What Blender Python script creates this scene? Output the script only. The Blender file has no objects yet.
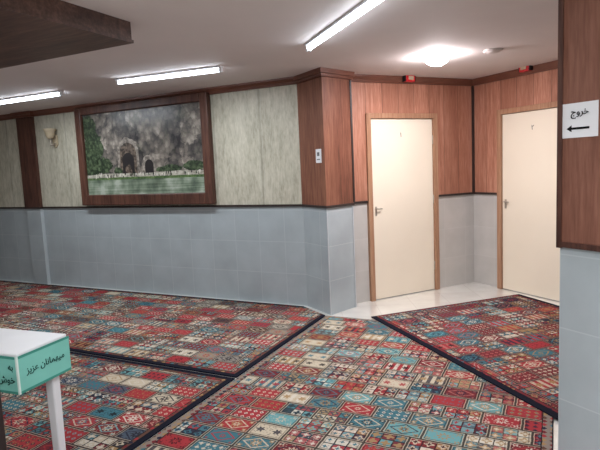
import bpy, bmesh, math, random
from mathutils import Vector, Matrix
random.seed(4)
SC=bpy.context.scene; COL=SC.collection
SC.view_settings.view_transform='Standard'
# ------------------------------------------------------------------ camera
H,F,P,R=1.548,522.0,0.1103,0.0451
CEIL,TRIM=2.504,1.133
Rv=Vector((1,0,0)); Uv=Vector((0,math.sin(P),math.cos(P))); Fv=Vector((0,math.cos(P),-math.sin(P)))
Rc=Rv*math.cos(R)-Uv*math.sin(R); Uc=Rv*math.sin(R)+Uv*math.cos(R)
cam=bpy.data.cameras.new('camera'); cam.sensor_width=36; cam.lens=F/600*36; cam.clip_start=.02
co=bpy.data.objects.new('camera',cam); COL.objects.link(co)
mw=Matrix.Identity(4)
for i in range(3):
    mw[i][0]=Rc[i]; mw[i][1]=Uc[i]; mw[i][2]=-Fv[i]
mw[2][3]=H
co.matrix_world=mw; SC.camera=co
CP=Vector((0,0,H))
def ray(px,py): return Fv+Rc*((px-300)/F)+Uc*((225-py)/F)
def at(px,py,z=0.0):
    d=ray(px,py); return CP+d*((z-H)/d.z)
def hit(px,py,A,d,off=0.0):
    n=Vector((d[1],-d[0],0)); A3=Vector((A[0],A[1],0))+n*off
    r=ray(px,py); t=(A3-CP).dot(n)/r.dot(n); p=CP+r*t
    return (p-A3).dot(Vector((d[0],d[1],0))), p.z
# ------------------------------------------------------------------ helpers
def lin(c):
    return tuple([((v/255)/12.92 if v/255<=.04045 else ((v/255+.055)/1.055)**2.4) for v in c])+(1,)
def tag(o,label=None,cat=None,group=None,kind=None):
    if label: o['label']=label
    if cat: o['category']=cat
    if group: o['group']=group
    if kind: o['kind']=kind
    return o
def empty(name,loc=(0,0,0),rz=0,parent=None):
    o=bpy.data.objects.new(name,None); COL.objects.link(o); o.location=loc; o.rotation_euler=(0,0,rz); o.parent=parent; o.empty_display_size=.1
    return o
class MB:
    def __init__(s): s.v=[];s.f=[];s.m=[];s.sm=[]
    def add(s,v,f,mi=0,smooth=False):
        b=len(s.v); s.v+= [tuple(p) for p in v]
        for q in f: s.f.append([b+i for i in q]); s.m.append(mi); s.sm.append(smooth)
        return s
    def box(s,x0,x1,y0,y1,z0,z1,mi=0):
        v=[(x,y,z) for x in (x0,x1) for y in (y0,y1) for z in (z0,z1)]
        return s.add(v,[(0,1,3,2),(4,6,7,5),(0,4,5,1),(2,3,7,6),(0,2,6,4),(1,5,7,3)],mi)
    def prism(s,pts,z0,z1,mi=0):
        n=len(pts); v=[(p[0],p[1],z0) for p in pts]+[(p[0],p[1],z1) for p in pts]
        return s.add(v,[list(range(n))[::-1],list(range(n,2*n))]+[(i,(i+1)%n,n+(i+1)%n,n+i) for i in range(n)],mi)
    def prism_x(s,prof,x0,x1,mi=0):
        n=len(prof); v=[(x0,p[0],p[1]) for p in prof]+[(x1,p[0],p[1]) for p in prof]
        return s.add(v,[list(range(n))[::-1],list(range(n,2*n))]+[(i,(i+1)%n,n+(i+1)%n,n+i) for i in range(n)],mi)
    def plate(s,pts,y0,y1,mi=0):   # polygon in xz, thickness along y
        n=len(pts); v=[(p[0],y0,p[1]) for p in pts]+[(p[0],y1,p[1]) for p in pts]
        return s.add(v,[list(range(n)),list(range(n,2*n))[::-1]]+[(i,(i+1)%n,n+(i+1)%n,n+i) for i in range(n)],mi)
    def tube(s,path,rad,n=12,mi=0):
        path=[Vector(p) for p in path]; rings=[]
        if not isinstance(rad,(list,tuple)): rad=[rad]*len(path)
        for i,p in enumerate(path):
            a=path[max(i-1,0)]; b=path[min(i+1,len(path)-1)]; t=(b-a).normalized()
            ref=Vector((0,0,1)) if abs(t.z)<.9 else Vector((1,0,0))
            u=t.cross(ref).normalized(); w=t.cross(u)
            rings.append([p+u*rad[i]*math.cos(2*math.pi*k/n)+w*rad[i]*math.sin(2*math.pi*k/n) for k in range(n)])
        v=[q for r in rings for q in r]; f=[]
        for i in range(len(path)-1):
            for k in range(n): f.append((i*n+k,i*n+(k+1)%n,(i+1)*n+(k+1)%n,(i+1)*n+k))
        s.add(v,f,mi,True)
        s.add(rings[0],[list(range(n))],mi); s.add(rings[-1],[list(range(n))],mi)
        return s
    def lathe(s,prof,n=32,mi=0,c=(0,0,0)):   # prof (r,z)
        v=[(c[0]+r*math.cos(2*math.pi*k/n),c[1]+r*math.sin(2*math.pi*k/n),c[2]+z) for r,z in prof for k in range(n)]
        f=[(i*n+k,i*n+(k+1)%n,(i+1)*n+(k+1)%n,(i+1)*n+k) for i in range(len(prof)-1) for k in range(n)]
        return s.add(v,f,mi,True)
    def build(s,name,mats,parent=None,loc=(0,0,0),rz=0,bevel=0,seg=2,rot=None):
        me=bpy.data.meshes.new(name); me.from_pydata(s.v,[],s.f)
        if not isinstance(mats,(list,tuple)): mats=[mats]
        for m in mats: me.materials.append(m)
        for i,p in enumerate(me.polygons): p.material_index=s.m[i]; p.use_smooth=s.sm[i]
        bm=bmesh.new(); bm.from_mesh(me); bmesh.ops.remove_doubles(bm,verts=bm.verts,dist=1e-6) if bevel==0 and any(s.sm) else None
        bmesh.ops.recalc_face_normals(bm,faces=bm.faces); bm.to_mesh(me); bm.free()
        o=bpy.data.objects.new(name,me); COL.objects.link(o); o.location=loc; o.rotation_euler=rot or (0,0,rz); o.parent=parent
        if bevel:
            b=o.modifiers.new('bevel','BEVEL'); b.width=bevel; b.segments=seg; b.limit_method='ANGLE'
        return o
def text_mesh(name,s,size,mat,parent,loc,rot,align='CENTER',ext=.0004,bold=0):
    c=bpy.data.curves.new('tmp','FONT'); c.body=s; c.size=size; c.align_x=align; c.align_y='CENTER'; c.extrude=ext; c.offset=bold
    t=bpy.data.objects.new('tmp',c); COL.objects.link(t); bpy.context.view_layer.update()
    dg=bpy.context.evaluated_depsgraph_get(); me=bpy.data.meshes.new_from_object(t.evaluated_get(dg))
    bpy.data.objects.remove(t)
    me.name=name; me.materials.clear(); me.materials.append(mat)
    o=bpy.data.objects.new(name,me); COL.objects.link(o); o.parent=parent; o.location=loc; o.rotation_euler=rot
    return o
# ------------------------------------------------------------------ materials
class T:
    def __init__(s,name,rough=.6,spec=.4,metal=0):
        s.m=bpy.data.materials.new(name); s.m.use_nodes=True; s.t=s.m.node_tree; s.b=s.t.nodes['Principled BSDF']
        s.b.inputs['Roughness'].default_value=rough; s.b.inputs['Specular IOR Level'].default_value=spec; s.b.inputs['Metallic'].default_value=metal
    def n(s,t): return s.t.nodes.new(t)
    def l(s,a,b):
        if isinstance(a,(int,float)): b.default_value=a
        elif isinstance(a,tuple): b.default_value=a
        else: s.t.links.new(a,b)
    def M(s,op,a,b=None,c=None):
        k=s.n('ShaderNodeMath'); k.operation=op
        for i,v in enumerate((a,b,c)):
            if v is not None: s.l(v,k.inputs[i])
        return k.outputs[0]
    def xyz(s):
        tc=s.n('ShaderNodeTexCoord'); sp=s.n('ShaderNodeSeparateXYZ'); s.l(tc.outputs['Object'],sp.inputs[0]); s.tc=tc.outputs['Object']
        return sp.outputs[0],sp.outputs[1],sp.outputs[2]
    def vec(s,x,y,z=0.0):
        k=s.n('ShaderNodeCombineXYZ'); s.l(x,k.inputs[0]); s.l(y,k.inputs[1]); s.l(z,k.inputs[2]); return k.outputs[0]
    def mix(s,f,a,b,mode='MIX'):
        k=s.n('ShaderNodeMix'); k.data_type='RGBA'; k.blend_type=mode; s.l(f,k.inputs[0]); s.l(a,k.inputs[6]); s.l(b,k.inputs[7]); return k.outputs[2]
    def ramp(s,f,stops,const=False):
        k=s.n('ShaderNodeValToRGB'); cr=k.color_ramp; cr.interpolation='CONSTANT' if const else 'LINEAR'
        while len(cr.elements)<len(stops): cr.elements.new(1)
        for e,(p,c) in zip(cr.elements,stops): e.position=p; e.color=c
        s.l(f,k.inputs[0]); return k.outputs[0]
    def noise(s,v,scale=5,detail=3,rough=.5):
        k=s.n('ShaderNodeTexNoise'); k.inputs['Scale'].default_value=scale; k.inputs['Detail'].default_value=detail; k.inputs['Roughness'].default_value=rough
        s.l(v,k.inputs['Vector']); return k.outputs[0]
    def scale(s,v,sc,rot=(0,0,0)):
        k=s.n('ShaderNodeMapping'); k.inputs['Scale'].default_value=sc; k.inputs['Rotation'].default_value=rot; s.l(v,k.inputs[0]); return k.outputs[0]
    def col(s,c): s.l(c,s.b.inputs['Base Color']); return s
    def bump(s,h,st=.2,d=.01):
        k=s.n('ShaderNodeBump'); k.inputs['Strength'].default_value=st; k.inputs['Distance'].default_value=d; s.l(h,k.inputs['Height']); s.l(k.outputs[0],s.b.inputs['Normal'])
def plain(name,c,rough=.6,spec=.4,metal=0,var=.12,sc=6):
    t=T(name,rough,spec,metal); t.xyz(); n=t.noise(t.tc,sc,4)
    k=lin(c); d=tuple(v*(1-var) for v in k[:3])+(1,); u=tuple(min(1,v*(1+var)) for v in k[:3])+(1,)
    t.col(t.ramp(n,[(.3,d),(.7,u)])); return t.m
def emit(name,c,st):
    t=T(name); t.b.inputs['Emission Color'].default_value=lin(c); t.b.inputs['Emission Strength'].default_value=st; t.b.inputs['Base Color'].default_value=lin(c); return t.m
def wood(name,dark,mid,light,plank=.13,rough=.45,vert=True,fine=22,pv=.3,el=.45,zs=1.3,lo=.36,hi=.62):
    t=T(name,rough,.35); x,y,z=t.xyz()
    sc=(fine,fine,zs) if vert else (zs,fine,fine)
    v=t.scale(t.tc,sc); n1=t.noise(v,1.0,7,.7); v2=t.scale(t.tc,tuple(k*.3 for k in sc)); n2=t.noise(v2,1.0,3)
    v3=t.scale(t.tc,(fine*4,fine*4,zs*4) if vert else (zs*4,fine*4,fine*4)); n3=t.noise(v3,1.0,3,.6)
    f=t.M('ADD',t.M('ADD',t.M('MULTIPLY',n1,.5),t.M('MULTIPLY',n2,.25)),t.M('MULTIPLY',n3,.25))
    c=t.ramp(f,[(lo,lin(dark)),((lo+hi)/2,lin(mid)),(hi,lin(light))])
    if plank:
        fx=t.M('FRACT',t.M('DIVIDE',x,plank)); ed=t.M('LESS_THAN',t.M('MINIMUM',fx,t.M('SUBTRACT',1.0,fx)),.02)
        wn=t.n('ShaderNodeTexWhiteNoise'); wn.noise_dimensions='1D'; t.l(t.M('FLOOR',t.M('DIVIDE',x,plank)),wn.inputs['W'])
        c=t.mix(t.M('MULTIPLY',wn.outputs['Value'],pv),c,lin(dark)); c=t.mix(t.M('MULTIPLY',ed,el),c,lin([k*.5 for k in dark]))
    t.col(c); t.bump(n1,.08,.003); return t.m
def tiles(name,c,grout,w=.3,h=.3,axis='xz',rough=.3,gw=.006,amt=.35,spec=.45,coat=0):
    t=T(name,rough,spec); x,y,z=t.xyz(); b=z if axis=='xz' else y
    if coat: t.b.inputs['Coat Weight'].default_value=coat; t.b.inputs['Coat Roughness'].default_value=.03; t.b.inputs['Coat IOR'].default_value=1.8
    def line(v,w):
        fr=t.M('FRACT',t.M('DIVIDE',v,w)); return t.M('LESS_THAN',t.M('MULTIPLY',t.M('MINIMUM',fr,t.M('SUBTRACT',1.0,fr)),w),gw/2)
    g=t.M('MAXIMUM',line(x,w),line(b,h))
    wn=t.n('ShaderNodeTexWhiteNoise'); wn.noise_dimensions='2D'; t.l(t.vec(t.M('FLOOR',t.M('DIVIDE',x,w)),t.M('FLOOR',t.M('DIVIDE',b,h))),wn.inputs['Vector'])
    k=lin(c); n=t.noise(t.tc,3,5)
    cc=t.ramp(n,[(.3,tuple(v*.9 for v in k[:3])+(1,)),(.7,tuple(v*1.06 for v in k[:3])+(1,))])
    cc=t.mix(t.M('MULTIPLY',wn.outputs['Value'],.10),cc,lin([q*.7 for q in c])); cc=t.mix(t.M('MULTIPLY',g,amt),cc,lin(grout))
    t.col(cc); return t.m
M_tile=tiles('grey wall tile',(166,175,180),(204,210,212),.33,.36,rough=.16,amt=.3,gw=.006,spec=.55)
M_tilew=tiles('warm grey wall tile',(190,186,182),(214,212,210),.33,.36,rough=.16,amt=.25,gw=.005,spec=.55)
M_floor=tiles('glossy floor tile',(232,230,224),(176,172,168),.4,.4,'xy',rough=.1,spec=.7,amt=.35,coat=1)
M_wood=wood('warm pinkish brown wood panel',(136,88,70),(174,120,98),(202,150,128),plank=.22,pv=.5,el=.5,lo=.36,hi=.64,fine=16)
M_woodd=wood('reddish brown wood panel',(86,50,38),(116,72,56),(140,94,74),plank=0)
M_pillar=wood('pillar wood panel',(98,62,50),(134,90,74),(160,114,96),plank=.24,pv=.5,lo=.34,hi=.66,fine=16)
M_soff=wood('dark soffit wood',(52,34,28),(80,56,46),(106,78,66),plank=0,vert=False,fine=10)
M_counter=wood('dark counter wood',(26,20,20),(36,28,28),(48,38,36),plank=0,fine=10)
M_pale=wood('pale cream grey wood panel',(144,140,126),(182,178,162),(206,202,188),plank=.62,fine=12,rough=.5,pv=.1,zs=3.2,el=.25,lo=.32,hi=.66)
M_trim=plain('dark trim',(48,38,36),.5)
M_crown=plain('brown crown moulding',(104,64,50),.4)
M_frame=wood('picture frame wood',(50,30,26),(78,50,42),(98,66,54),plank=0,fine=14,rough=.4)
M_ceil=plain('painted ceiling',(216,207,204),.8,.2,var=.03,sc=2)
M_door=plain('cream door paint',(232,220,202),.3,.4,var=.02,sc=2)
M_dframe=wood('tan door frame wood',(142,104,80),(162,122,96),(176,138,110),plank=0,rough=.4)
M_metal=plain('brushed metal',(178,168,156),.4,.5,.6)
M_dark=plain('black plastic',(22,22,24),.5)
M_greyp=plain('grey symbol',(96,98,104),.5)
M_bead=plain('grey corner bead',(182,186,190),.3)
M_white=plain('white plastic',(222,224,228),.4,.4,var=.03)
M_paper=plain('white paper',(226,228,232),.7,.2,var=.03)
M_ink=plain('black ink',(20,20,22),.8,.1)
M_gink=plain('dark green ink',(26,62,56),.8,.1)
M_red=plain('red plastic',(190,30,40),.35)
M_mint=plain('mint green sheet',(120,190,178),.6,.3,var=.05)
M_edge=plain('pale sheet edging',(206,224,218),.6)
M_band=plain('darker green band',(58,138,124),.6)
M_beige=plain('beige shade',(172,158,134),.6)
M_det=plain('pale detector plastic',(196,186,182),.6)
E_tube=emit('fluorescent tube',(235,245,255),15)
E_bulb=emit('ceiling globe glow',(255,248,252),170)

# ------------------------------------------------------------------ plan
ML=Vector((-3.719,7.589)); CA=Vector((.043,5.71)); CB=Vector((.28,5.296)); CC=Vector((.568,5.71)); CN=Vector((2.179,6.499))
dM=(CA-ML).normalized(); LM=(CA-ML).length
d1=(CN-CC).normalized(); L1=(CN-CC).length
d2=Vector((.454,-.891)).normalized()
dP=Vector((.48,-.877)).normalized(); PA=Vector((1.236,2.46))
def ang(d): return math.atan2(d[1],d[0])
fl=MB(); fl.box(-9,7,-4.5,10.5,-.1,0); tag(fl.build('floor',M_floor,rz=0),kind='structure')
ce=MB(); ce.box(-9,7,-4.5,10.5,CEIL,CEIL+.1); tag(ce.build('ceiling',M_ceil),kind='structure')
CROWN=[(0,CEIL-.075),(-.022,CEIL-.075),(-.028,CEIL-.05),(-.05,CEIL-.02),(-.052,CEIL),(0,CEIL)]
def wall(name,A,d,L,up,op=None,s0=0,low=M_tile,th=.12):
    m=MB(); segs=[(s0,L)] if not op else [(s0,op[0]),(op[1],L)]
    for a,b in segs:
        m.box(a,b,0,th,0,TRIM-.01,0); m.box(a,b,-.014,th,TRIM+.01,CEIL-.0,1); m.box(a,b,-.02,th,TRIM-.012,TRIM+.012,2)
    if op: m.box(op[0],op[1],-.014,th,op[2],CEIL,1)
    m.prism_x([(y-.014,z) for y,z in CROWN],s0,L,3)
    o=m.build(name,[low,up,M_trim,M_crown],loc=(A[0],A[1],0),rz=ang(d)); tag(o,kind='structure'); return o
wall('wall_back',ML,dM,LM,M_pale,s0=-4.2)
s1a=(Vector((.748,5.82))-CC).dot(d1); s1b=(Vector((1.646,6.2415))-CC).dot(d1); DT=2.1
wall('wall_back_right',CC,d1,L1,M_wood,op=(s1a,s1b,DT),low=M_tilew)
s2a=.40; s2b=s2a+.98
wall('wall_right',CN,d2,4.6,M_wood,op=(s2a,s2b,DT),low=M_tilew)
wall('wall_left',Vector((-8.2,-3.5)),Vector((0,1)),13.5,M_pale)
wall('wall_front',Vector((5.2,-3.5)),Vector((-1,0)),13.4,M_pale)
e=CN+d2*4.6
wall('wall_far_right',Vector((e[0],e[1])),(Vector((4.9,-3.5))-e).normalized(),(Vector((4.9,-3.5))-e).length,M_wood)
m=MB(); m.box(-.014,.014,-.014,.014,TRIM,CEIL-.07); tag(m.build('trim_1',M_trim,loc=(CN[0]-.008,CN[1]-.03,0),rz=ang(d1)),kind='structure')
def colprism(name,pts,upm,lowm=M_tile,origin=None,d=None):
    A=origin; c=sum((Vector(p) for p in pts),Vector((0,0)))/len(pts)
    a=-ang(d)
    def off(pts,o):
        n=len(pts); out=[]
        for i in range(n):
            p0,p1,p2=Vector(pts[i-1]),Vector(pts[i]),Vector(pts[(i+1)%n])
            e1=(p1-p0).normalized(); e2=(p2-p1).normalized()
            n1=Vector((e1.y,-e1.x)); n2=Vector((e2.y,-e2.x))
            if n1.dot(p1-c)<0 and n2.dot(p1-c)<0: n1=-n1;n2=-n2
            b=(n1+n2).normalized(); out.append(p1+b*(o/max(.35,b.dot(n1))))
        return out
    def L(pts): 
        out=[]
        for p in pts:
            q=Vector(p)-Vector(A); out.append((q.x*math.cos(a)-q.y*math.sin(a),q.x*math.sin(a)+q.y*math.cos(a)))
        return out
    m=MB(); m.prism(L(pts),0,TRIM-.01,0); m.prism(L(off(pts,.014)),TRIM+.01,CEIL,1); m.prism(L(off(pts,.02)),TRIM-.012,TRIM+.012,2)
    m.prism(L(off(pts,.04)),CEIL-.075,CEIL-.045,3); m.prism(L(off(pts,.06)),CEIL-.045,CEIL,3)
    o=m.build(name,[lowm,upm,M_trim,M_crown],loc=(A[0],A[1],0),rz=ang(d)); tag(o,kind='structure'); return o
dAB=(CB-CA).normalized()
n1v=Vector((d1[1],-d1[0])); CCc=CC+n1v*.12-d1*.055
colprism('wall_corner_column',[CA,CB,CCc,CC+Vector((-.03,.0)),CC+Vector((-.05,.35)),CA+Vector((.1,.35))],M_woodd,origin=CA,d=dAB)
def bead(name,p,w,z0,z1,mat,d):
    m=MB(); m.box(-w,w,-w,w,z0,z1); tag(m.build(name,mat,loc=(p[0],p[1],0),rz=ang(d)),kind='structure')
bead('trim_2',CCc+n1v*.002,.006,0,TRIM-.02,M_bead,d1)
bead('trim_3',CB+Vector((0,-.001)),.004,0,TRIM-.02,M_bead,dAB)
bead('trim_4',CCc+n1v*.012+d1*.012,.010,TRIM+.02,CEIL-.08,M_trim,d1)
nM=Vector((dM[1],-dM[0]))
pts=[ML-dM*.30+nM*.05,ML+nM*.05,ML-nM*.03,ML-dM*.30-nM*.03]
colprism('wall_left_post',pts,M_frame,origin=ML,d=dM)
# right foreground pillar
m=MB(); Lp=1.0
m.box(0,Lp,0,.45,0,TRIM-.01,0); m.box(.008,Lp,-.014,.45,TRIM,CEIL,1)
m.box(-.006,.018,-.022,.46,TRIM-.02,CEIL,2); m.box(-.006,Lp,-.022,.46,TRIM-.016,TRIM+.010,2); m.prism_x([(y-.014,z) for y,z in CROWN],0,Lp,3)
tag(m.build('wall_near_right',[M_tile,M_pillar,M_frame,M_crown],loc=(PA[0],PA[1],0),rz=ang(dP)),kind='structure')
e1=Vector((.897,-.442)); e2=Vector((-.442,-.897))
SO=Vector((-1.01,3.415)); so=MB(); zb=2.375
so.box(-3.6,0,-3.4,0,zb+.012,CEIL); so.box(-3.6,.008,-3.4,.008,zb,zb+.018)
tag(so.build('ceiling_soffit',M_soff,loc=(SO[0],SO[1],0),rz=ang(e1)),kind='structure')

# ------------------------------------------------------------------ doors
def door(name,A,d,a,b,num=None,hs=1):
    root=empty(name,(A[0],A[1],0),ang(d)); tag(root,kind='structure')
    fw=.058
    m=MB(); m.box(a,a+fw,-.04,.11,0,DT); m.box(b-fw,b,-.04,.11,0,DT); m.box(a+fw,b-fw,-.04,.11,DT-fw,DT)
    m.box(a+fw,a+fw+.012,.012,.11,0,DT-fw); m.box(b-fw-.012,b-fw,.012,.11,0,DT-fw)
    m.build('door_frame',M_dframe,root,bevel=.004)
    m=MB(); m.box(a+fw+.003,b-fw-.003,-.012,.03,.008,DT-fw-.004); m.build('door_leaf',M_door,root,bevel=.003)
    hx=a+fw+.05
    hd=MB(); hd.box(hx-.012,hx+.012,-.018,-.012,.965,1.07); hd.tube([(hx,-.0125,1.045),(hx,-.046,1.045)],.007)
    hd.tube([(hx,-.043,1.045),(hx+.03,-.046,1.045),(hx+.066,-.043,1.042)],[.008,.007,.006])
    hd.tube([(hx,-.012,.985),(hx,-.022,.985)],.008)
    hd.build('door_handle',M_metal,root)
    for z in (.3,1.1,1.8):
        q=MB(); q.tube([(b-fw+.002,-.016,z-.05),(b-fw+.002,-.016,z+.05)],.007); q.build('hinge',M_metal,root)
    if num:
        text_mesh('door_number',num,.075,M_ink,root,((a+b)/2-.02,-.0135,1.86),(math.pi/2,0,0))
    return root
door('door_1',CC,d1,s1a,s1b,'\u06F1')
door('door_2',CN,d2,s2a,s2b,'\u06F2')

# ------------------------------------------------------------------ framed mural
off=.10
sl=(hit(73,108,ML,dM,off)[0]+hit(82,205,ML,dM,off)[0])/2; sr=(hit(206,92,ML,dM,off)[0]+hit(213,205,ML,dM,off)[0])/2
zt=(hit(73,108,ML,dM,off)[1]+hit(206,92,ML,dM,off)[1])/2; zbm=(hit(82,205,ML,dM,off)[1]+hit(213,205,ML,dM,off)[1])/2
base=ML+dM*sl; W=sr-sl; Hh=zt-zbm
mur=empty('framed_mural',(base[0],base[1],zbm),ang(dM))
tag(mur,'wide brown framed mural photograph of a rocky cliff with carved arches above water','wall picture')
fw=.11
m=MB(); m.box(0,fw,-off,-.02,0,Hh); m.box(W-fw,W,-off,-.02,0,Hh); m.box(fw,W-fw,-off,-.02,Hh-.1,Hh); m.box(fw,W-fw,-off,-.02,0,.14)
m.build('frame',M_frame,mur,bevel=.012)
t=T('cliff print',.3); x,y,z=t.xyz()
r0=t.scale(t.tc,(4,1,5),(0,.5,0)); n1=t.noise(r0,1.3,14,.74)
def vor(sc,w):
    vo=t.n('ShaderNodeTexVoronoi'); vo.inputs['Scale'].default_value=sc
    k=t.n('ShaderNodeVectorMath'); k.operation='ADD'; t.l(t.scale(t.tc,(1.2,1,1),(0,.5,0)),k.inputs[0]); t.l(t.vec(t.M('MULTIPLY',n1,w),0.0,t.M('MULTIPLY',n1,w)),k.inputs[1]); t.l(k.outputs[0],vo.inputs['Vector']); return vo
v1=vor(3.2,.4); v2=vor(12,.1)
shade=t.n('ShaderNodeSeparateColor'); t.l(v1.outputs['Color'],shade.inputs[0]); sh2=t.n('ShaderNodeSeparateColor'); t.l(v2.outputs['Color'],sh2.inputs[0])
f=t.M('ADD',t.M('ADD',t.M('MULTIPLY',shade.outputs[0],.24),t.M('MULTIPLY',sh2.outputs[0],.14)),t.M('MULTIPLY',n1,.7))
f=t.M('SUBTRACT',f,t.M('MULTIPLY',v2.outputs['Distance'],.2))
c=t.ramp(f,[(.24,lin((44,42,46))),(.38,lin((84,80,78))),(.5,lin((120,113,106))),(.68,lin((180,172,162)))])
veg=t.ramp(t.noise(t.tc,6,6,.7),[(.57,(0,0,0,1)),(.63,(1,1,1,1))]); c=t.mix(t.M('MULTIPLY',veg,.3),c,lin((72,78,60)))
t.col(c); M_cliff=t.m
t=T('pond print',.2); x,y,z=t.xyz(); n=t.noise(t.scale(t.tc,(4,1,2.5)),1.5,4,.5); n2=t.noise(t.scale(t.tc,(.8,1,20)),2,3,.4)
t.col(t.ramp(t.M('ADD',t.M('MULTIPLY',n,.65),t.M('MULTIPLY',n2,.35)),[(.38,lin((84,96,84))),(.5,lin((122,136,118))),(.62,lin((164,172,160)))])); M_pond=t.m
def leafm(name,a,b,c_):
    t=T(name,.4); t.xyz(); n=t.noise(t.tc,22,6,.65); t.col(t.ramp(n,[(.4,lin(a)),(.5,lin(b)),(.62,lin(c_))])); return t.m
M_leaf=leafm('tree print',(32,42,32),(56,70,50),(88,102,76)); M_arch=leafm('arch shadow print',(50,44,40),(88,76,68),(124,110,98)); M_ledge=leafm('pale stone print',(136,132,122),(166,162,150),(192,188,178)); M_lawn=leafm('lawn print',(56,80,50),(80,104,62),(108,128,82)); M_rim=leafm('carved arch stone print',(104,98,92),(138,130,122),(168,160,150)); M_black=plain('cave print',(38,34,36),.4); M_fig=plain('tiny figure print',(210,206,198),.4)
pw,ph=W-2*fw,Hh-.24
m=MB(); y0=-.055; m.box(0,pw,y0,-.03,0,ph,0)
def lay(pts,k,mi): m.plate([(a*pw,b*ph) for a,b in pts],y0-.0012*k,y0,mi)
def arch(cx,w,b,h,k,mi,n=14,wob=0):
    q=w/2*pw/ph
    lay([(cx-w/2,b),(cx+w/2,b)]+[(cx+w/2*math.cos(math.pi*i/n)*random.uniform(1-wob,1+wob),b+h-q+q*math.sin(math.pi*i/n)*random.uniform(1-wob,1+wob)) for i in range(n+1)],k,mi)
def blob(cx,cz,rx,rz,k,mi,n=48,w=.2):
    lay([(min(.999,max(.001,cx+rx*math.cos(2*math.pi*i/n)*random.uniform(1-w,1+w*.6))),min(.999,max(.001,cz+rz*math.sin(2*math.pi*i/n)*random.uniform(1-w,1+w*.6)))) for i in range(n)],k,mi)
arch(.385,.19,.24,.44,1,5,wob=.08); arch(.385,.145,.24,.38,2,2); arch(.385,.10,.24,.26,3,7); arch(.385,.055,.24,.12,4,2,wob=.1)
arch(.56,.11,.24,.22,1,5,wob=.08); arch(.56,.07,.24,.165,2,7)
blob(.04,.84,.07,.16,1,1); blob(.08,.6,.09,.18,2,1); blob(.04,.45,.08,.14,3,1); blob(.16,.36,.08,.10,3,1); blob(.92,.31,.09,.06,2,1); blob(.74,.29,.08,.045,3,1); blob(.29,.28,.04,.05,4,1); blob(.05,.32,.08,.1,4,1); blob(.66,.28,.05,.03,4,1)
lay([(0,.2),(1,.2),(1,.245),(.8,.26),(.5,.245),(.2,.26),(0,.245)],5,3)
lay([(0,.0),(1,.0),(1,.18),(0,.19)],5,4); lay([(0,.185),(1,.175),(1,.205),(0,.21)],6,6)
for i in range(70):
    cx=random.uniform(.03,.97); b=random.uniform(.2,.235); h=random.uniform(.022,.036); lay([(cx-.003,b),(cx+.003,b),(cx+.0025,b+h),(cx-.0025,b+h)],7,random.choice([7,7,8,8,1]))
m.build('printed_scene',[M_cliff,M_leaf,M_arch,M_ledge,M_pond,M_rim,M_lawn,M_black,M_fig],mur,loc=(fw,0,.14))

# ------------------------------------------------------------------ wall sconce, notice, alarm lamps
s,z=hit(55,139,ML,dM,.03); p=ML+dM*s
sc=empty('wall_sconce',(p[0],p[1],z),ang(dM)); tag(sc,'small beige wall sconce on the pale panel left of the mural','wall lamp')
m=MB(); m.plate([(.05*math.sin(2*math.pi*i/24)*(1+.12*math.cos(6*2*math.pi*i/24)),.1*math.cos(2*math.pi*i/24)-.02) for i in range(24)],-.035,-.014); m.build('back_plate',M_beige,sc,bevel=.006)
m=MB(); m.tube([(0,-.03,-.06),(0,-.07,-.085),(0,-.1,-.06),(0,-.105,.0)],[.012,.010,.010,.012]); m.lathe([(.0005,-.03),(.012,-.02),(.018,-.008),(.01,.0)],16,c=(0,-.105,-.07)); m.build('arm',M_metal,sc)
m=MB(); m.lathe([(.025,0),(.05,.02),(.06,.06),(.07,.1),(.09,.135),(.084,.137),(.064,.1),(.052,.06),(.04,.025),(.0,.01)],28,c=(0,-.105,0)); m.build('shade',M_beige,sc)
s,z=hit(319,156,CA,dAB,.014); p=CA+dAB*s
sw=empty('wall_notice',(p[0],p[1],z),ang(dAB)); tag(sw,'small white notice plate with dark symbol on the brown corner column','wall sign')
m=MB(); m.box(-.05,.05,-.022,-.0145,-.07,.07); m.build('plate',M_white,sw,bevel=.002)
m=MB(); m.box(-.022,.022,-.0235,-.022,.0,.038); m.build('symbol',M_greyp,sw)
m=MB(); m.box(-.03,.03,-.0235,-.022,-.04,-.03); m.build('text_line',M_greyp,sw)
def alarm(px,py,A,d,label):
    s,z=hit(px,py,A,d,.05); p=A+d*s
    r=empty('alarm_lamp',(p[0],p[1],z),ang(d)); tag(r,label,'alarm lamp',group='red alarm lamps above the doors')
    m=MB(); m.box(-.06,.06,-.12,-.064,-.04,.04); m.build('housing',M_red,r,bevel=.006)
    for sx in (-1,1):
        m=MB(); m.box(min(sx*.06,sx*.075),max(sx*.06,sx*.075),-.11,-.066,-.035,.035); m.build('end_cap',M_dark,r)
    m=MB(); m.box(-.035,.035,-.128,-.12,-.02,.02); m.build('lens',M_beige,r,bevel=.003)
alarm(407,79,CC,d1,'red alarm lamp on the moulding over the fully visible left door')
alarm(528,68,CN,d2,'red alarm lamp on the moulding over the right door by the pillar')
# ------------------------------------------------------------------ exit sign on pillar
s,z=hit(579,120,PA,dP,.016); p=PA+dP*s
ex=empty('exit_sign',(p[0],p[1],z),ang(dP)); tag(ex,'white paper exit sign with Persian word and left arrow on the wooden pillar','sign')
w2,h2=.088,.077
m=MB(); m.box(-w2,w2,-.0175,-.0145,-h2,h2); m.build('paper',M_paper,ex)
text_mesh('lettering','\uFE9D\uFEED\uFEAE\uFEA7',.041,M_ink,ex,(0.005,-.0195,.036),(math.pi/2,0,0),bold=.0003,ext=.001)
m=MB(); az=-.036; m.plate([(-.058,az),(-.034,az+.015),(-.034,az+.005),(.05,az+.005),(.05,az-.005),(-.034,az-.005),(-.034,az-.015)],-.0188,-.0175); m.build('arrow',M_ink,ex)

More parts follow.
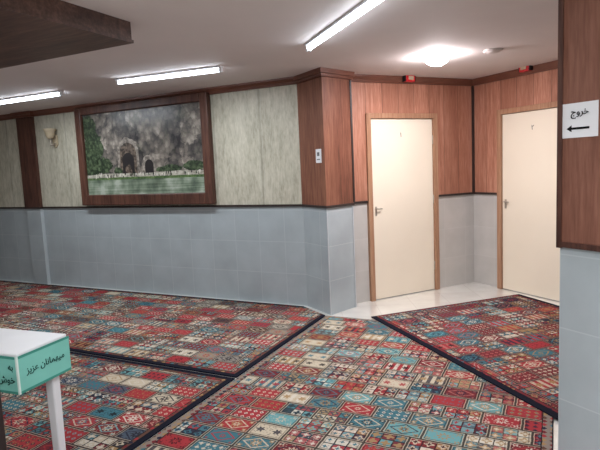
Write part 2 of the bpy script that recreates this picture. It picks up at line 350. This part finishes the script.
# ------------------------------------------------------------------ ceiling lights
def tube_light(c,d,L,label,power):
    r=empty('fluorescent_light',(c[0],c[1],CEIL),ang(d)); tag(r,label,'ceiling light',group='fluorescent ceiling lights')
    m=MB(); m.box(-L/2,L/2,-.030,.030,-.020,-.0005); m.build('tray',M_white,r,bevel=.004)
    m=MB(); m.tube([(-L/2+.02,0,-.038),(L/2-.02,0,-.038)],.017,14); m.build('tube',E_tube,r)
    for sx in (-1,1):
        m=MB(); m.box(min(sx*(L/2-.025),sx*(L/2)),max(sx*(L/2-.025),sx*(L/2)),-.018,.018,-.056,-.020); m.build('end_holder',M_white,r)
    l=bpy.data.lights.new('tube_glow','AREA'); l.shape='RECTANGLE'; l.size=L-.06; l.size_y=.034; l.energy=power; l.color=(.92,.97,1)
    o=bpy.data.objects.new('tube_glow',l); COL.objects.link(o); o.parent=r; o.location=(0,0,-.060)
a=at(310,48,CEIL-.04); b=at(382,-2,CEIL-.04); tube_light((a+b)/2,Vector(((b-a).x,(b-a).y)),1.3,'fluorescent tube light nearest the camera, running toward the viewer',24)
a=at(117,83,CEIL-.04); b=at(222,70,CEIL-.04); tube_light((a+b)/2,Vector(((b-a).x,(b-a).y)),(b-a).length,'middle fluorescent tube light above the front of the mural',24)
b=at(62,94,CEIL-.04); c=b-Vector((dM[0],dM[1],0))*.6; tube_light(c,dM,1.2,'farthest fluorescent tube light at the left edge by the post',24)
p=at(437,61,CEIL-.05)
r=empty('globe_light',(p.x,p.y,CEIL)); tag(r,'round glowing ceiling light in front of the left door','ceiling light')
m=MB(); m.lathe([(0,-.0005),(.10,-.0005),(.105,-.010),(.095,-.016),(0,-.016)],32); m.build('base',M_white,r)
m=MB(); m.lathe([(.09,-.016),(.105,-.036),(.095,-.06),(.065,-.08),(.035,-.088),(0.0005,-.09)],32); m.build('globe',E_bulb,r)
l=bpy.data.lights.new('globe_glow','AREA'); l.shape='DISK'; l.size=.12; l.energy=24; l.color=(1,.97,.97); o=bpy.data.objects.new('globe_glow',l); COL.objects.link(o); o.parent=r; o.location=(0,0,-.094)
p=at(493,50,CEIL)
r=empty('smoke_detector',(p.x,p.y,CEIL)); tag(r,'flat round beige smoke detector on ceiling right of the globe light','smoke detector')
m=MB(); m.lathe([(0,-.0005),(.085,-.0005),(.085,-.008),(.07,-.012)],32); m.build('base',M_det,r)
m=MB(); m.lathe([(.07,-.011),(.06,-.02),(.03,-.024),(.0005,-.024)],32); m.build('cap',M_det,r)
def area(loc,size,power,color=(.97,.98,1)):
    l=bpy.data.lights.new('fill_light','AREA'); l.shape='RECTANGLE'; l.size=size; l.size_y=.5; l.energy=power; l.color=color
    o=bpy.data.objects.new('fill_light',l); COL.objects.link(o); o.location=loc
area((.0,.2,2.45),1.6,74); area((2.0,.2,2.45),1.0,34); area((-4.2,2.6,2.3),1.6,48); area((-1.5,-1.5,2.45),2,60)  # added fill lamps out of view, no fixtures behind them, to brighten the room
w=bpy.data.worlds.new('world'); SC.world=w; w.use_nodes=True; w.node_tree.nodes['Background'].inputs[0].default_value=(.8,.85,.9,1); w.node_tree.nodes['Background'].inputs[1].default_value=.3

# ------------------------------------------------------------------ carpets
RED=(150,48,54);DRED=(108,38,44);TEAL=(58,104,116);LTEAL=(96,146,150);CREAM=(184,172,152);GREY=(130,124,116);NAVY=(34,36,54);OLIVE=(98,94,68);GOLD=(150,120,82);BROWN=(90,62,52);BLACK=(26,22,26);WHITE=(196,188,174);PINK=(162,98,92);SLATE=(68,80,94)
def carpet_mat(name,Wc,Lc,pal,ground,seed,band=.09,guardw=.04,cw=.225,ch=.15,guard=GREY,line=GREY,dim=.12,per=.045,far=0.0):
    t=T(name,.95,.08); x,y,z=t.xyz()
    jit=t.noise(t.tc,30,2); x=t.M('ADD',x,t.M('MULTIPLY',t.M('SUBTRACT',jit,.5),.008)); y=t.M('ADD',y,t.M('MULTIPLY',t.M('SUBTRACT',jit,.5),-.008))
    ab=lambda v:t.M('ABSOLUTE',v)
    LT=lambda a,b:t.M('LESS_THAN',a,b)
    def pick(v,cols): return t.ramp(v,[(i/len(cols),lin(c)) for i,c in enumerate(cols)],True)
    def wn3(a,b,c_):
        k=t.n('ShaderNodeTexWhiteNoise'); k.noise_dimensions='3D'; t.l(t.vec(a,b,c_),k.inputs['Vector']); return k
    row=t.M('FLOOR',t.M('DIVIDE',y,ch)); fy=t.M('FRACT',t.M('DIVIDE',y,ch))
    wn=t.n('ShaderNodeTexWhiteNoise'); wn.noise_dimensions='1D'; t.l(t.M('ADD',row,seed+.37),wn.inputs['W'])
    xx=t.M('ADD',t.M('DIVIDE',x,cw),t.M('MULTIPLY',t.M('ROUND',t.M('MULTIPLY',wn.outputs['Value'],3.0)),.25))
    colm=t.M('FLOOR',xx); fx=t.M('FRACT',xx)
    w3=wn3(colm,row,seed+.5); sp=t.n('ShaderNodeSeparateColor'); t.l(w3.outputs['Color'],sp.inputs[0])
    r1,r2,r3,r4=sp.outputs[0],sp.outputs[1],sp.outputs[2],w3.outputs['Value']
    cx=t.M('MULTIPLY',t.M('SUBTRACT',fx,.5),cw); cy=t.M('MULTIPLY',t.M('SUBTRACT',fy,.5),ch); dx,dy=ab(cx),ab(cy)
    basec=pick(r1,pal); mot=pick(r2,[CREAM,RED,NAVY,LTEAL,WHITE,GOLD,TEAL,CREAM,PINK]); mot2=pick(r3,[RED,CREAM,BLACK,GOLD,TEAL,WHITE,NAVY])
    edge=t.M('MINIMUM',t.M('SUBTRACT',cw/2,dx),t.M('SUBTRACT',ch/2,dy))
    def rose(px,py,rad,k):
        rr=t.M('SQRT',t.M('ADD',t.M('MULTIPLY',px,px),t.M('MULTIPLY',py,py))); an=t.M('ARCTAN2',py,px)
        return t.M('DIVIDE',rr,t.M('MULTIPLY',rad,t.M('ADD',.76,t.M('MULTIPLY',t.M('COSINE',t.M('MULTIPLY',an,k)),.24))))
    lz=t.M('ADD',t.M('DIVIDE',dx,cw*.40),t.M('DIVIDE',dy,ch*.40))
    zig=t.M('MULTIPLY',t.M('PINGPONG',dx,.012),3.0); lz=t.M('ADD',lz,zig)
    c=t.mix(LT(lz,1.0),basec,mot); c=t.mix(LT(lz,.82),c,basec)
    q=rose(cx,cy,.038,8.0); c=t.mix(LT(q,1.0),c,mot2); c=t.mix(LT(q,.6),c,mot); c=t.mix(LT(q,.28),c,basec)
    q3=rose(t.M('SUBTRACT',dx,cw*.36),t.M('SUBTRACT',dy,ch*.32),.02,5.0); c=t.mix(LT(q3,1.0),c,mot2); c=t.mix(LT(q3,.5),c,mot)
    nx,ny=3,2; px_,py_=cw/nx,ch/ny
    ux=t.M('DIVIDE',t.M('ADD',cx,cw/2),px_); uy=t.M('DIVIDE',t.M('ADD',cy,ch/2),py_)
    hx=t.M('MULTIPLY',t.M('SUBTRACT',t.M('FRACT',ux),.5),px_); hy=t.M('MULTIPLY',t.M('SUBTRACT',t.M('FRACT',uy),.5),py_)
    w5=wn3(t.M('ADD',t.M('FLOOR',ux),t.M('MULTIPLY',r1,97.0)),t.M('FLOOR',uy),r2)
    par=pick(w5.outputs['Value'],[RED,TEAL,CREAM,NAVY,RED,LTEAL,GOLD,DRED,WHITE])
    alt=t.mix(LT(rose(hx,hy,.03,4.0),1.0),par,mot); alt=t.mix(LT(rose(hx,hy,.014,4.0),1.0),alt,mot2)
    se=t.M('MINIMUM',t.M('SUBTRACT',px_/2,ab(hx)),t.M('SUBTRACT',py_/2,ab(hy))); alt=t.mix(LT(se,.004),alt,lin(ground))
    c=t.mix(t.M('GREATER_THAN',r4,.62),c,alt)
    st=t.mix(t.M('GREATER_THAN',t.M('FRACT',t.M('DIVIDE',t.M('ADD',cx,cw/2),cw/4)),.5),basec,mot); st=t.mix(LT(rose(t.M('SUBTRACT',dx,cw*.25),cy,.03,6.0),1.0),st,mot2)
    c=t.mix(t.M('MULTIPLY',t.M('GREATER_THAN',r4,.15),LT(r4,.26)),c,st)
    gx=ab(t.M('SUBTRACT',t.M('FRACT',t.M('DIVIDE',x,per)),.5)); gy=ab(t.M('SUBTRACT',t.M('FRACT',t.M('DIVIDE',y,per)),.5)); dd=t.M('ADD',gx,gy)
    al2=t.mix(LT(dd,.34),basec,mot); al2=t.mix(LT(dd,.15),al2,mot2)
    c=t.mix(LT(r4,.15),c,al2)
    c=t.mix(.12,c,basec)
    vo=t.n('ShaderNodeTexVoronoi'); vo.inputs['Scale'].default_value=56; t.l(t.vec(x,y,0.0),vo.inputs['Vector'])
    c=t.mix(t.M('MULTIPLY',LT(vo.outputs['Distance'],.30),.5),c,mot2)
    inner=t.M('MULTIPLY',LT(edge,.020),t.M('GREATER_THAN',edge,.014))
    c=t.mix(t.M('MULTIPLY',inner,.6),c,lin(ground)); c=t.mix(t.M('MULTIPLY',LT(edge,.011),.85),c,lin(line)); c=t.mix(t.M('MULTIPLY',LT(edge,.006),.9),c,lin(ground))
    ex_=t.M('SUBTRACT',Wc/2,ab(x)); ey_=t.M('ADD',t.M('SUBTRACT',Lc/2,ab(y)),far)
    be=t.M('MINIMUM',ex_,ey_)
    w4=wn3(t.M('FLOOR',t.M('DIVIDE',x,per)),t.M('FLOOR',t.M('DIVIDE',y,per)),seed+9.5)
    bc=t.mix(LT(dd,.4),lin(guard),pick(w4.outputs['Value'],[RED,TEAL,NAVY,GOLD,DRED,BROWN]))
    if guardw>0:
        c=t.mix(LT(be,band+guardw),c,lin(BLACK)); c=t.mix(LT(be,band+guardw-.006),c,bc)
    n=t.noise(t.tc,5,5); c=t.mix(t.M('MULTIPLY',n,dim),c,lin((100,88,84)))
    c=t.mix(LT(be,band),c,lin((24,25,36)))
    t.col(c); pile=t.noise(t.tc,500,2); t.bump(pile,.35,.003)
    return t.m
PO=Vector((-.521,3.746))
def carpet(center,dx,pts,z0,z1,mat,label,group='patchwork carpets laid on the floor'):
    m=MB(); m.prism(pts,0,z1-z0); o=m.build('patchwork_carpet',mat,loc=(center[0],center[1],z0),rz=ang(dx),bevel=.004,seg=2)
    tag(o,label,'carpet',group=group); return o
def L2(a,b): return PO+e1*a+e2*b
cA=L2(1.063,.08)
carpet(cA,e1,[(-1.06,-1.78),(1.06,-1.78),(1.06,1.78),(-1.06,1.78)],0,.011,carpet_mat('carpet centre',2.12,3.56,[RED,TEAL,CREAM,RED,LTEAL,DRED,TEAL,RED,WHITE,LTEAL,SLATE,RED],BLACK,3,band=.006,guardw=.055,guard=(128,116,108),line=(166,154,136)),'large red, teal and cream patchwork carpet in the centre foreground')
x0=-6.4; cc=L2(x0/2-.006,-.985); hx=-x0/2-.004
carpet(cc,e1,[(-hx,-.975),(hx,-.975),(hx,.72),(hx-.38,.975),(-hx,.975)],0,.011,carpet_mat('carpet back',2*hx,1.95,[RED,DRED,CREAM,RED,TEAL,GREY,BROWN,PINK,DRED,NAVY,WHITE],BLACK,12,band=.045,guardw=.03,guard=BROWN,line=(158,144,130)),'long red patchwork carpet lying along the wall under the mural')
cd=L2(-2.3,1.31)
carpet(cd,e1,[(-2.29,-1.3),(2.29,-1.3),(2.29,1.3),(-2.29,1.3)],0,.011,carpet_mat('carpet front left',4.58,2.6,[RED,TEAL,CREAM,DRED,SLATE,RED,OLIVE,NAVY,GREY],BLACK,21,band=.045,guardw=.03,guard=BROWN,line=(158,144,130)),'dark bordered patchwork carpet around the white table at front left')
f1=Vector((.944,.331)); f2=Vector((.331,-.944)); BO=Vector((.672,5.125)); hB=1.28; cB=BO+f1*.93+f2*hB
carpet(cB,f1,[(-.93,-hB),(.93,-hB),(.93,hB),(-.93,hB)],.0112,.021,carpet_mat('carpet right',1.86,2*hB,[DRED,RED,DRED,TEAL,RED,NAVY,RED,SLATE,BROWN],BLACK,33,band=.055,guardw=.03,guard=DRED,line=(146,118,108),far=.04),'dark red patchwork carpet with navy edge in front of the two doors')

# ------------------------------------------------------------------ white table and green banner
ty=Vector((.35,.937)); TR=Vector((-1.2,2.56)); dpt=.30; TZ=.018
TA=Vector((.937,-.35))
tb=empty('side_table',(TR[0]-ty[0]*dpt/2,TR[1]-ty[1]*dpt/2,0.011),ang(TA)); tag(tb,'narrow white plastic table with green lettered sheet around its edge','table')
m=MB(); m.box(-1.1,0,-dpt/2,dpt/2,.722+TZ,.739+TZ); m.build('table_top',M_white,tb,bevel=.006,seg=3)
m=MB(); m.box(-1.08,-.02,-dpt/2+.02,-dpt/2+.035,.63,.722+TZ); m.box(-1.08,-.02,dpt/2-.035,dpt/2-.02,.63,.722+TZ); m.box(-1.08,-1.065,-dpt/2+.035,dpt/2-.035,.63,.722+TZ); m.box(-.035,-.02,-dpt/2+.035,dpt/2-.035,.63,.722+TZ); m.build('apron',M_white,tb)
for lx,ly in ((-.045,.078),(-1.03,.078),(-.3,-.09),(-1.03,-.09)):
    m=MB(); q,r_=.022,.026; zt_=.722+TZ
    m.add([(lx-q,ly-q,.0),(lx+q,ly-q,.0),(lx+q,ly+q,.0),(lx-q,ly+q,.0),(lx-r_,ly-r_,zt_),(lx+r_,ly-r_,zt_),(lx+r_,ly+r_,zt_),(lx-r_,ly+r_,zt_)],[(3,2,1,0),(4,5,6,7),(0,1,5,4),(1,2,6,5),(2,3,7,6),(3,0,4,7)])
    m.build('leg',M_white,tb,bevel=.008,seg=3)
bn=empty('lettered_banner',(tb.location.x,tb.location.y,0),ang(TA)); tag(bn,'mint green sheet with dark Persian welcome lettering wrapped around the white table edge','banner')
zt,zb2=.738+TZ,.580; g=.004
m=MB(); m.box(g,g+.002,-dpt/2-g,dpt/2+g,zb2,zt); m.build('end_panel',M_mint,bn)
m=MB(); m.box(-1.1,g+.002,-dpt/2-g-.002,-dpt/2-g,zb2,zt); m.build('front_panel',M_mint,bn)
m=MB()
for z in (zb2,zt-.012): m.box(g+.002,g+.0024,-dpt/2-g,dpt/2+g,z,z+.012); m.box(-1.1,g,-dpt/2-g-.0024,-dpt/2-g-.002,z,z+.012)
m.build('green_band',M_band,bn)
m=MB(); m.box(g+.002,g+.0028,-dpt/2-g-.002,-dpt/2+.002,zb2,zt); m.box(g-.006,g+.002,-dpt/2-g-.0028,-dpt/2-g-.002,zb2,zt)
m.build('border_line',M_edge,bn)
text_mesh('lettering','\uFEB0\uFBFE\uFEB0\uFECB \uFEE5\uFE8E\uFEE7\uFE8E\uFEE4\uFEEC\uFBFF\uFEE3',.042,M_gink,bn,(g+.0034,.004,(zt+zb2)/2+.006),(math.pi/2,0,math.pi/2),bold=.0005)
text_mesh('lettering','\uFEEA\uFE91',.042,M_gink,bn,(-.018,-dpt/2-g-.0034,.705),(math.pi/2,0,0),align='RIGHT',bold=.0005)
text_mesh('lettering','\uFEB5\uFEEE\uFEA7',.048,M_gink,bn,(-.012,-dpt/2-g-.0034,.645),(math.pi/2,0,0),align='RIGHT',bold=.0005)
ct=empty('wooden_counter',(-1.055,1.74,.011)); tag(ct,'dark wooden counter corner at the left edge in front of the table','counter')
m=MB(); m.box(-.6,-.004,-.5,-.004,0,.90); m.build('cabinet_body',M_counter,ct,bevel=.004)
m=MB(); m.box(-.6,.0,-.5,.0,.90,.915); m.build('counter_top',M_counter,ct,bevel=.005)
